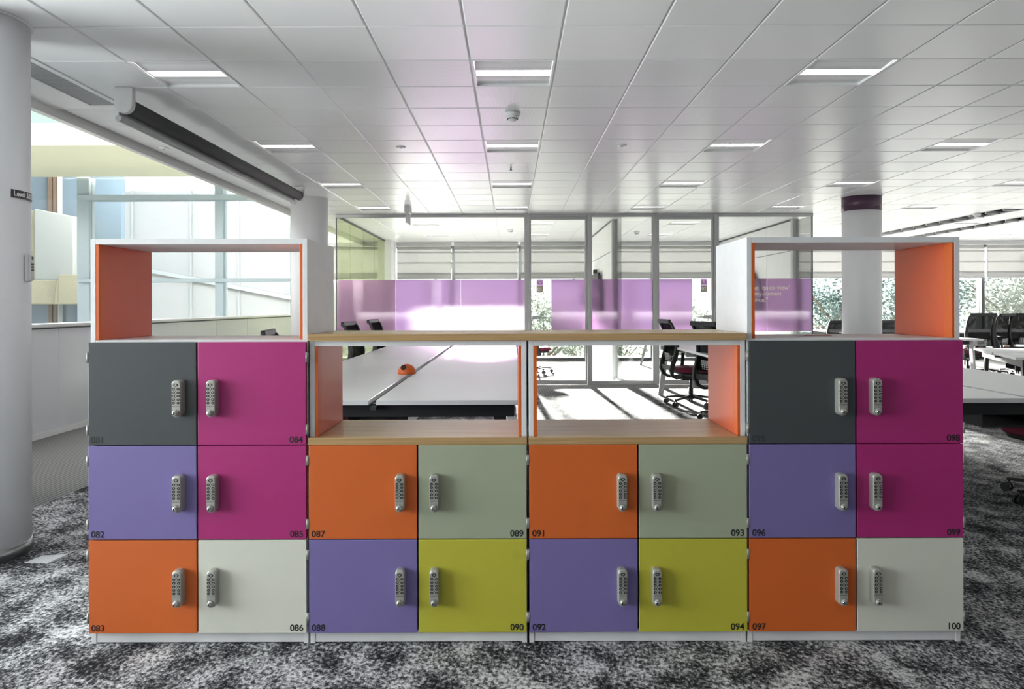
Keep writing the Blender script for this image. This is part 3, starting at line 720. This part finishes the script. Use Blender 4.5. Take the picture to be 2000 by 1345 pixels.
def gdoor(n, x0, x1, side, num, fa, fb, sx):
    b = MB(); z1 = HT-.05
    b.box(x0, x0+.03, YP-.025, YP+.025, .004, z1); b.box(x1-.03, x1, YP-.025, YP+.025, .004, z1); b.box(x0+.03, x1-.03, YP-.025, YP+.025, .004, .075); b.box(x0+.03, x1-.03, YP-.025, YP+.025, z1-.04, z1)
    b.box(x0, x1, YP-.03, YP+.03, z1+.002, HT-.002)
    d = struct(b.build('door_%d' % n, M['alu'], bevel=.003))
    q = MB(); q.box(x0+.03, x1-.03, YP-.006, YP+.006, .075, z1-.04); q.build('glass_pane', M['glass_part'], d)
    q = MB(); q.quad((fa, YP-.0075, FZ0), (fb, YP-.0075, FZ0), (fb, YP-.0075, FZ1), (fa, YP-.0075, FZ1)); q.build('window_film', M['film'], d)
    hx = x0+.035 if side < 0 else x1-.035; s = -side
    q = MB(); q.box(min(hx, hx+s*.13), max(hx, hx+s*.13), YP-.035, YP+.035, 1.03, 1.085); q.build('lock_case', M['alu'], d, bevel=.006)
    q = MB(); q.tube([(hx+s*.10, YP-.035, 1.057), (hx+s*.10, YP-.075, 1.057), (hx+s*.12, YP-.08, 1.057), (hx+s*.225, YP-.08, 1.057)], .009, 10); q.build('lever_handle', M['alu'], d)
    q = MB(); q.quad((sx, YP-.0075, 1.552), (sx+.1, YP-.0075, 1.552), (sx+.1, YP-.0075, 1.652), (sx, YP-.0075, 1.652)); q.build('sign_square', M['sign_lilac'], d)
    q = MB(); q.quad((sx, YP-.0075, 1.45), (sx+.1, YP-.0075, 1.45), (sx+.1, YP-.0075, 1.551), (sx, YP-.0075, 1.551)); q.build('sign_square', M['sign_taupe'], d)
    for s_, z, mt in (('L3', 1.578, M['sign_taupe']), (num, 1.476, M['sign_white'])):
        me = text_mesh(s_, .072, mt, 'CENTER', .0003); link('sign_lettering', me, d, loc=(sx+.05, YP-.0092, z))
    return d
gdoor(1, .296, 1.201, -1, '01', XP(1077), 1.169, XP(1048))
gdoor(2, 2.299, 3.185, 1, '02', 2.331, XP(1352), XP(1368.5))
# side glass of the first room
t = thing('side_glass', 'greenish side glass of the first room facing the atrium', 'glass partition', (-2.725, 13.4, 0)); off = t.location
yy = [YP+.02, 12.2, 13.3, 14.4, YF-.77]
for a, b in zip(yy, yy[1:]): q = MB(); q.box(-2.731, -2.719, a, b-.006, .06, HT-.03); q.build('glass_pane', M['glass_green'], t, off=off)
q = MB(); q.box(-2.74, -2.71, YP+.02, YF-.77, HT-.03, HT-.002); q.build('top_rail', M['alu_dark'], t, off=off)
q = MB(); q.box(-2.745, -2.705, YP+.02, YF-.77, 0, .06); q.build('bottom_rail', M['alu'], t, off=off)
# dividers between the rooms
for nm, x in (('wall_room_middle', 1.74), ('wall_room_right', 4.74)):
    q = MB(); q.box(x-.045, x+.045, 12.0, YF-.07, 0, HT-.03)
    o = struct(q.build(nm, M['white_paint']))
    q = MB(); q.box(x-.05, x+.05, 11.9, 12.0, 0, HT-.002); q.build('end_post', M['alu'], o, bevel=.003)
    q = MB(); q.box(x-.05, x+.05, 12.0, YF-.07, HT-.03, HT-.002); q.box(x-.0465, x-.045, 12.0, YF-.07, 2.14, 2.15); q.build('top_rail', M['alu_dark'], o)
    q = MB(); q.box(x-.006, x+.006, YP+.03, 11.9, .06, HT-.03); q.build('glass_strip', M['glass_part'], o)
    q = MB(); q.box(x-.02, x+.02, YP+.06, 11.9, 0, .06); q.build('bottom_rail', M['alu'], o)
# screens on the dividers
for x, y0, y1, lab in ((1.695, 13.2, 14.5, 'black wall screen seen edge-on on divider in the first glass room'), (4.695, 13.6, 14.5, 'black wall screen seen edge-on on divider in the second glass room')):
    t = thing('wall_screen', lab, 'screen', (x, (y0+y1)/2, 1.5)); off = t.location
    q = MB(); q.box(x-.085, x-.045, y0, y1, 1.12, 1.85); q.build('display', M['black'], t, off=off, bevel=.004)
    q = MB(); q.box(x-.045, x, (y0+y1)/2-.2, (y0+y1)/2+.2, 1.3, 1.7); q.build('wall_mount', M['dark'], t, off=off)
    q = MB(); q.box(x-.1, x-.03, (y0+y1)/2-.12, (y0+y1)/2+.02, 1.855, 1.93); q.build('camera_bar', M['dark'], t, off=off, bevel=.006)

# ------------------------------------------------------------------ desks
def bench(name, label, loc, rz, L, n, W=.80, gap=.04, z=.73, double=True):
    """bench desk, centred on x, running from y=0 to y=L in its own frame"""
    t = thing(name, label, 'desk', loc, rz, group='white bench desks')
    th = .026
    for s in ((-1, 1) if double else (0,)):
        for k in range(n):
            a, b = L*k/n+(.0015 if k else 0), L*(k+1)/n-.0015
            if s: x0, x1 = (gap/2, gap/2+W) if s > 0 else (-gap/2-W, -gap/2)
            else: x0, x1 = -W/2, W/2
            q = MB(); q.box(x0, x1, a, b, z-th, z); q.build('desktop', M['desk'], t, bevel=.002)
    X = gap/2+W if double else W/2
    for k in range(n+1):
        y = min(max(L*k/n, .10), L-.10)
        q = MB(); q.box(-X+.05, X-.05, y-.03, y+.03, z-th-.075, z-th-.001); q.build('cross_beam', M['dark'] if k == 0 else M['alu'], t, bevel=.003)
        if k in (0, n) or n == 1 or k % 2 == 0:
            for s in (-1, 1): 
                q = MB(); q.bar((s*(X-.13), y, z-th-.07), (s*(X-.05), y, 0), .07, .035, (0, 1, 0)); q.build('leg', M['alu'] if k else M['dark'], t, bevel=.003)
    for s in (-1, 1): q = MB(); q.box(s*(X-.16)-.02, s*(X-.16)+.02, .1, L-.1, z-th-.06, z-th-.002); q.build('side_beam', M['dark'], t)
    if double:
        q = MB(); q.box(-.17, .17, .16, L-.16, z-th-.16, z-th-.15); q.box(-.17, -.165, .16, L-.16, z-th-.15, z-th-.09); q.box(.165, .17, .16, L-.16, z-th-.15, z-th-.09); q.build('cable_tray', M['dark'], t)
        q = MB(); q.box(-gap/2+.004, gap/2-.004, .02, L-.02, z-th-.03, z-th-.01); q.build('gap_channel', M['alu_dark'], t)
    return t
bench('bench_desk', 'long white bench desk behind the low lockers with orange socket dome', (-.75, 3.88, 0), 0, 6.1, 4)
bench('bench_desk', 'long white bench desk behind the right locker tower', (2.84, 3.90, 0), 0, 6.1, 4)
ang = math.atan2(.58, 1.52)
bench('bench_desk', 'angled white bench desk at the right, beyond the long desk', ((4.88+5.46)/2, (6.93+8.45)/2, 0), -PI/2-ang, 3.0, 2)
bench('bench_desk', 'far white bench desk close to the window trees', (6.2, 14.1, 0), -PI/2, 6.4, 4)
bench('bench_desk', 'single white desk behind the right cubby, end near mesh chair', (4.9, 11.0, 0), -PI/2, 2.1, 2, double=False, W=.8)
def table(label, x, y, W, L):
    t = thing('meeting_table', label, 'table', (x, y, 0), 0, group='meeting tables in the glass rooms')
    q = MB(); q.box(-W/2, W/2, -L/2, L/2, .705, .73); q.build('tabletop', M['desk'], t, bevel=.004)
    q = MB(); q.box(-W/2+.2, W/2-.2, -L/2+.2, L/2-.2, .66, .704); q.build('apron', M['alu'], t)
    for sx in (-1, 1):
        for sy in (-1, 1): q = MB(); q.bar((sx*(W/2-.22), sy*(L/2-.22), .70), (sx*(W/2-.06), sy*(L/2-.06), 0), .05, .03, w2=.035); q.build('leg', M['alu'], t)
table('white meeting table with splayed legs in the second glass room', 3.35, 14.3, 1.4, 1.4)
table('white meeting table behind purple film in the first glass room', -.95, 13.9, 1.3, 2.2)
# socket dome
c = P(794.5, 729, 5.41); t = thing('socket_dome', 'orange dome power socket standing on the desk gap', 'socket', (c.x, 5.41, .73))
q = MB(); q.lathe([(.068, 0), (.068, .008)]+[(.068*math.cos(a), .008+.066*math.sin(a)) for a in [k*PI/2/9 for k in range(1, 9)]]+[(0, .074)], seg=40); q.build('dome', M['socket_orange'], t)
d = Vector((-.25, -.72, .62)).normalized(); ctr = Vector((-.0, 0, .008))+d*.060
q = MB(); q.tube([ctr, ctr+d*.012], .021, 20); q.build('socket_face', M['black'], t)
q = MB(); s1 = d.cross(Vector((0, 0, 1))).normalized(); s2 = s1.cross(d)
for a, b in ((0, .009), (-.009, -.005), (.009, -.005)): e = ctr+d*.0105+s1*a+s2*b; q.tube([e, e+d*.003], .003, 8)
q.build('socket_pin', M['alu_dark'], t)

# ------------------------------------------------------------------ chairs (front is +y)
def make_chair():
    t = thing('office_chair', '', 'chair', group='black mesh office chairs')
    q = MB(); n = 18       # seat cushion: rounded slab
    def rr(x, y, r, m=6):
        p = []
        for cx, cy, a in ((x-r, y-r, 0), (-x+r, y-r, PI/2), (-x+r, -y+r, PI), (x-r, -y+r, 1.5*PI)):
            for k in range(m): b = a+PI/2*k/(m-1); p.append((cx+r*math.cos(b), cy+r*math.sin(b)))
        return p
    def stack(q, layers, dy=0):
        rings = []
        for (x, y, r, z) in layers: rings.append([(a, b+dy, z) for a, b in rr(x, y, r)])
        m = len(rings[0]); vs = [v for g in rings for v in g]; fs = [tuple(reversed(range(m))), tuple((len(rings)-1)*m+k for k in range(m))]
        for i in range(len(rings)-1):
            for k in range(m): a, b = i*m+k, i*m+(k+1) % m; fs.append((a, b, b+m, a+m))
        q._add(vs, fs, True)
    stack(q, [(.215, .205, .08, .41), (.24, .23, .1, .425), (.245, .235, .1, .45), (.235, .225, .09, .47), (.20, .19, .08, .478)], .03); q.build('seat', M['maroon'], t)
    q = MB(); stack(q, [(.15, .15, .06, .372), (.21, .20, .08, .385), (.228, .218, .09, .409)], .03); q.build('seat_shell', M['black'], t)
    q = MB(); q.box(-.09, .09, -.14, .1, .315, .373); q.tube([(.09, .03, .345), (.19, .03, .34)], .01, 8); q.build('mechanism', M['black'], t, bevel=.012)
    q = MB(); q.cyl((0, 0, .20), (0, 0, .318), .016, 14); q.cyl((0, 0, .09), (0, 0, .215), .03, 16, .027); q.build('gas_column', M['dark'], t)
    b = MB(); b.lathe([(.045, .075), (.05, .12), (.03, .13)], seg=20)
    for k in range(5):
        a = 2*PI*k/5+.3; u = Vector((math.cos(a), math.sin(a), 0)); b.bar(Vector((0, 0, .112))+u*.03, Vector((0, 0, .082))+u*.315, .055, .034, w2=.034, t2=.02)
    b.build('star_base', M['black'], t, bevel=.004)
    for k in range(5):
        a = 2*PI*k/5+.3; u = Vector((math.cos(a), math.sin(a), 0)); v = Vector((-u.y, u.x, 0)); c = u*.305
        q = MB(); c2 = c+u*.012
        for s in (-1, 1): q.tube([c2+v*(s*.007)+Vector((0, 0, .029)), c2+v*(s*.027)+Vector((0, 0, .029))], .029, 14)
        q.cyl(c+Vector((0, 0, .03)), c+Vector((0, 0, .078)), .008, 8); q.build('caster', M['black'], t)
    prof = [(-.12, .355), (-.24, .345), (-.295, .38), (-.315, .45), (-.295, .54), (-.262, .64), (-.250, .74), (-.262, .84), (-.285, .94), (-.315, 1.01), (-.345, 1.045)]
    wd = [.05, .05, .045, .04, .036, .034, .032, .032, .032, .034, .036]; tk = [.022, .03, .042, .055, .06, .055, .045, .036, .03, .03, .03]
    hw = [.10, .14, .175, .195, .21, .218, .222, .222, .220, .216, .210]
    q = MB()
    for s in (-1, 1):
        L = len(prof); rings = []
        for i, (y, z) in enumerate(prof):
            a = prof[max(i-1, 0)]; b_ = prof[min(i+1, L-1)]; d = Vector((b_[0]-a[0], b_[1]-a[1])).normalized(); nn = Vector((-d.y, d.x)); x = s*hw[i]; w_, t_ = wd[i]/2, tk[i]/2
            rings.append([(x-w_, y+nn.x*t_, z+nn.y*t_), (x+w_, y+nn.x*t_, z+nn.y*t_), (x+w_, y-nn.x*t_, z-nn.y*t_), (x-w_, y-nn.x*t_, z-nn.y*t_)])
        vs = [v for g in rings for v in g]; fs = [(3, 2, 1, 0), tuple((L-1)*4+k for k in range(4))]
        for i in range(L-1):
            for k in range(4): a, b_ = i*4+k, i*4+(k+1) % 4; fs.append((a, b_, b_+4, a+4))
        q._add(vs, fs)
    q.bar((-.222, -.343, 1.045), (.222, -.343, 1.045), .034, .05)
    q.bar((-.2, -.303, .47), (.2, -.303, .47), .03, .06); q.build('back_frame', M['dark'], t, bevel=.008)
    q = MB(); ml = prof[4:]; mh = hw[4:]
    for i in range(len(ml)-1):
        (y0, z0), (y1, z1) = ml[i], ml[i+1]
        q.hexa([(x, y, z) for dy in (0, .004) for (y, z, h) in ((y0+dy, z0, mh[i]), (y1+dy, z1, mh[i+1])) for x in (-h+.012, h-.012)])
    q.build('back_mesh', M['mesh'], t)
    q = MB()
    for k in range(5): z = .56+k*.022; w_ = .10-.004*(k-2)**2; q.tube([(x, -.298+.004*k*-1+.03*(x/.1)**2*.4 - (.0 if k else 0), z) for x in [-w_+2*w_*u/6 for u in range(7)]], .0042, 6)
    for k in range(5): x = -.07+.035*k; q.tube([(x, -.30, .555), (x, -.312, .65)], .0036, 6)
    q.build('lumbar_grid', M['lightgrey'], t)
    for s in (-1, 1):
        a = MB(); a.bar((s*.20, -.02, .355), (s*.285, -.02, .365), .06, .022, (0, 0, 1)); a.bar((s*.285, -.02, .355), (s*.285, -.0, .64), .028, .05, (0, 1, 0), .024, .04); a.build('arm_post', M['black'], t, bevel=.006)
        a = MB(); a.box(s*.285-.042, s*.285+.042, -.11, .14, .642, .668); a.build('arm_pad', M['black'], t, bevel=.011, seg=3)
    return t
chair = make_chair(); first = True
HP = -PI/2   # facing +x
CHAIRS = [
 (-1.45, 5.35, HP+.15, 1.0, 'black mesh chair whose top edge shows behind the left locker tower'),
 (-1.46, 7.95, HP-.1, 1.0, 'black mesh chair at long desk left side, nearer of two'),
 (-1.46, 9.35, HP-.1, 1.0, 'black mesh chair at long desk left side, farther of two'),
 (.45, 13.3, HP+.2, 1.0, 'black mesh chair inside the first glass room by its door'),
 (2.25, 8.95, HP+.10, 1.0, 'black mesh chair with maroon seat in profile on sunlit carpet'),
 (2.36, 7.7, HP+.35, 1.0, 'black mesh chair turned away, beside the right orange cubby wall'),
 (2.10, 5.75, HP-.55, 1.0, 'black mesh chair whose top shows behind the right tower leaflet'),
 (3.46, 4.5, PI/2+.2, 1.0, 'black chair tucked under the right bench desk, wheels on mottled carpet'),
 (6.15, 13.75, .1, .89, 'black mesh chair left of the plum-banded column'),
 (6.38, 12.2, -.1, .92, 'black mesh chair right of the plum-banded column, beside orange liner'),
 (7.62, 11.95, .1, 1.03, 'black mesh chair just right of the right tower, before dark mullion'),
 (8.22, 12.4, .5, 1.02, 'black mesh chair with pale lumbar grid near the right photo edge'),
 (8.98, 12.6, -.4, 1.02, 'black mesh chair cut by the right photo edge'),
]
for x, y, rz, sc, lab in CHAIRS:
    o = chair if first else copy_tree(chair); first = False
    o.location = (x, y, 0); o.rotation_euler = (0, 0, rz); o.scale = (sc, sc, sc); o['label'] = lab

# ------------------------------------------------------------------ outside
M['bounce_slab'] = pm('pale_bounce_surface', (222, 222, 214), .95, var=.06, scale=3)
rf = MB(); rf.box(-3.0, 16, YF+.7, YF+6.5, -.6, -.35); struct(rf.build('added_bounce_slab', M['bounce_slab']))  # pale slab added outside to bounce sunlight up to the ceiling
gd = MB(); gd.quad((-60, YF+.5, -8.5), (60, YF+.5, -8.5), (60, 90, -8.5), (-60, 90, -8.5)); struct(gd.build('ground', M['ground']))
t = thing('concrete_building', 'pale and beige concrete building outside left atrium window', 'building', (-12, 18.4, -8.5)); off = t.location
YC = 18.4
def CXp(px): return (px-VX)*YC/F
def CZ(py, px=110): return P(px, py, YC).z
q = MB(); q.box(-16, CXp(212), YC+.6, YC+.8, -8.5, 9); q.build('blue_glazing_and_reflection', M['blueglass'], t, off=off)  # glazing, its right end widened to stand for a bluish reflection
q = MB(); q.hexa([(x, y, z) for z in (0, 1) for y in (YC-.1, YC+.5) for x in (CXp(72), CXp(148))])
zb = CZ(548); q.v = [(x, y, zb if z == 0 else (CZ(408) if x < CXp(110) else CZ(423))) for x, y, z in q.v]; q.build('pale_panel', M['concrete_pale'], t, bevel=.03, off=off)
q = MB(); q.box(CXp(50), CXp(72)-.02, YC, YC+.5, zb, CZ(410)); q.box(CXp(148)+.02, CXp(158), YC+.05, YC+.5, CZ(540), CZ(422)); q.build('panel_rib', M['concrete'], t, off=off)
q = MB(); q.box(-16, CXp(120), YC-.2, YC+.6, CZ(594), CZ(547)); q.box(CXp(128), CXp(215), YC-.3, YC+.6, CZ(594), CZ(537)); q.hexa([(x, y, z) for z, dx in ((CZ(594), -.06), (CZ(547), .0)) for y in (YC-.28, YC+.6) for x in (CXp(124)+dx, CXp(129))])
q.build('concrete_beam', M['concrete'], t, bevel=.02, off=off)
for px in (76, 86): q = MB(); q.box(CXp(px)-.05, CXp(px)+.04, YC+.45, YC+.6, -8.5, 9); q.build('bronze_mullion', M['brown'], t, off=off)
q = MB(); q.box(CXp(91), CXp(94), YC+.45, YC+.6, -8.5, 9); q.build('pale_mullion', M['concrete_pale'], t, off=off)
t = thing('white_building', 'hazy white concrete building seen through the atrium window', 'building', (-9, 27, -8.5)); off = t.location
q = MB(); q.box(-19, -6.2, 27, 34, -8.5, 5.6); q.build('facade', M['concrete_white'], t, off=off)
for x in (-14.2, -12.0, -10.2, -8.3): q = MB(); q.box(x-.03, x+.03, 26.9, 27, -8.5, 5.6); q.build('joint_rib', M['concrete_pale'], t, off=off)
q = MB(); q.hexa([(x, y, z) for y in (26.7, 27) for (x, z) in ((-19, 3.6), (-6.2, 1.1), (-19, 3.75), (-6.2, 1.25))]); q.build('sloping_band', M['concrete_pale'], t, off=off)
def tree(x, y, zc, r, label, mat, nleaf=2600, grp='trees outside the far windows', flat=1., size=1., zmin=-99):
    t = thing('tree', label, 'tree', (x, y, -8.5), group=grp); rnd = random.Random(int(x*100+y*7))
    q = MB(); q.tube([(0, 0, 0), (.1, 0, 3.5), (-.05, .1, zc+8.5)], [.22, .17, .05], 8)
    for k in range(9):
        a = rnd.uniform(0, 2*PI); h = zc+8.5-r*.7+rnd.random()*r*.9; q.tube([(0, 0, h-.6), (math.cos(a)*r*.4, math.sin(a)*r*.4, h), (math.cos(a)*r*.75, math.sin(a)*r*.75, h+.6)], [.06, .04, .015], 6)
    q.build('trunk', mat if mat is M['leaf_haze'] else M['bark'], t)
    q = MB(); blobs = [(rnd.gauss(0, .45)*r, rnd.gauss(0, .45)*r, rnd.gauss(0, .4)*r*flat, rnd.uniform(.3, .6)*r) for _ in range(16)]
    for k in range(nleaf):
        bx, by, bz, br = rnd.choice(blobs); d = Vector((rnd.gauss(0, 1), rnd.gauss(0, 1), rnd.gauss(0, 1))).normalized()*br*rnd.random()**.4
        c = Vector((bx, by, bz+zc+8.5))+d; u = Vector((rnd.gauss(0, 1), rnd.gauss(0, 1), rnd.gauss(0, 1))).normalized(); v = u.orthogonal().normalized(); s = rnd.uniform(.05, .11)*size
        if c.z-8.5 < zmin: c.z = 8.5+zmin+rnd.random()*r
        q.quad(c-u*s, c+v*s*.5, c+u*s, c-v*s*.5)
    q.build('foliage', mat, t)
TR = [(10.8, 24, 1.0, 1.6, 'grey green tree seen left of the plum-banded column', 'leaf'), (12.6, 24.5, 1.2, 1.7, 'dense grey green tree seen behind the plum-banded column', 'leaf'),
      (14.6, 24.2, 1.4, 1.8, 'grey green tree outside, left of the dark window mullion', 'leaf'), (16.4, 23.6, 1.3, 1.7, 'pale sparkling tree outside, right of the dark window mullion', 'leaf_pale'),
      (18.4, 24.4, 1.6, 1.8, 'grey green tree outside at the right photo edge', 'leaf'),
      (1.2, 26, .0, 1.5, 'pale low treetop seen through the first glass door', 'leaf_pale'), (3.6, 26.3, .0, 1.5, 'pale low treetop seen left of the second glass door', 'leaf_pale'),
      (6.2, 26, .0, 1.5, 'pale low treetop seen through the second glass door', 'leaf_pale'), (8.6, 26.4, .1, 1.5, 'pale low treetop seen at the end of the glass rooms', 'leaf_pale'),
      (-1.0, 26.2, .0, 1.4, 'pale low treetop behind the first room film', 'leaf_pale')]
def add_sun_blocker(x, y, label):  # unseen crowns added to keep the low sun off parts of the film
    t = thing('sun_blocker_tree', label, 'tree', (x, y, -8.5), group='added trees blocking sun on the glass rooms'); rnd = random.Random(int(x*90))
    q = MB(); q.tube([(0, 0, 0), (.03, 0, 6), (0, 0, 11.7)], [.14, .1, .04], 8)
    for k in range(6): a = -1 if k % 2 else 1; h = 11.2+.1*k; q.tube([(0, 0, h-.2), (a*.4, .05, h), (a*.78, 0, h+.1)], [.04, .03, .015], 6)
    q.build('trunk', M['bark'], t)
    q = MB()
    for k in range(9000):
        c = Vector((rnd.uniform(-.86, .86), rnd.uniform(-.5, .5), rnd.uniform(11.24, 11.84))); u = Vector((rnd.gauss(0, 1), rnd.gauss(0, 1), rnd.gauss(0, 1))).normalized(); v = u.orthogonal().normalized(); z = rnd.uniform(.06, .11)
        q.quad(c-u*z, c+v*z*.6, c+u*z, c-v*z*.6)
    q.build('foliage', M['leaf'], t)
for x, lab in ((-2.9, 'added sun-blocking tree crown hidden behind the blind beside the white pier'), (.65, 'added sun-blocking tree crown hidden behind blinds, left of the white room divider'), (2.45, 'added sun-blocking tree crown hidden behind blinds, just right of the white room divider'), (4.25, 'added sun-blocking tree crown hidden behind blinds, at the end of the glass rooms')): add_sun_blocker(x, 27.7, lab)
for a in TR: tree(a[0], a[1], a[2], a[3], a[4], M[a[5]])

# ------------------------------------------------------------------ light
LE = [232, 70]; WS, SUN, LAMP = 0.95, 60.0, 10.0
wd = bpy.data.worlds.new('sky'); scene.world = wd; wd.use_nodes = True
bg = wd.node_tree.nodes['Background']; bg.inputs['Color'].default_value = (.93, .97, 1.0, 1); bg.inputs['Strength'].default_value = WS
M['lamp'].node_tree.nodes['Emission'].inputs['Strength'].default_value = LAMP
su = bpy.data.lights.new('sun', 'SUN'); su.energy = SUN; su.angle = math.radians(2.0); su.color = (1, .96, .93)
so = bpy.data.objects.new('sun', su); COL.objects.link(so)
EL = math.radians(7.5); dirv = Vector((.035*math.cos(EL), -math.cos(EL), -math.sin(EL)))
so.rotation_euler = dirv.to_track_quat('-Z', 'Y').to_euler(); so.location = (0, 40, 12)
def area_lamp(name, loc, aim, sx, sy, e, col=(.95, .98, 1)):
    a = bpy.data.lights.new(name, 'AREA'); a.shape = 'RECTANGLE'; a.size = sx; a.size_y = sy; a.energy = e; a.color = col
    o = bpy.data.objects.new(name, a); COL.objects.link(o); o.location = loc; o.rotation_euler = Vector(aim).to_track_quat('-Z', 'Y').to_euler()
area_lamp('left_added_locker_fill', (XL-.3, 1.35, 1.45), (1, 0, -.02), 4.2, 2.2, LE[0], (.92, .97, 1))  # added area lamp outside the assumed window, lighting the lockers from the left
area_lamp('left_added_ceiling_uplight', (XL-2.2, 1.35, -.2), (1, 0, .5), 4.2, .9, LE[1], (1, .99, .97))  # added area lamp aimed upward to brighten the ceiling
scene.view_settings.view_transform = 'Standard'; scene.view_settings.look = 'None'; scene.view_settings.gamma = 1; scene.view_settings.exposure = 0.97
try:
    scene.cycles.max_bounces = 10; scene.cycles.transparent_max_bounces = 24; scene.cycles.sample_clamp_indirect = 6
except Exception: pass
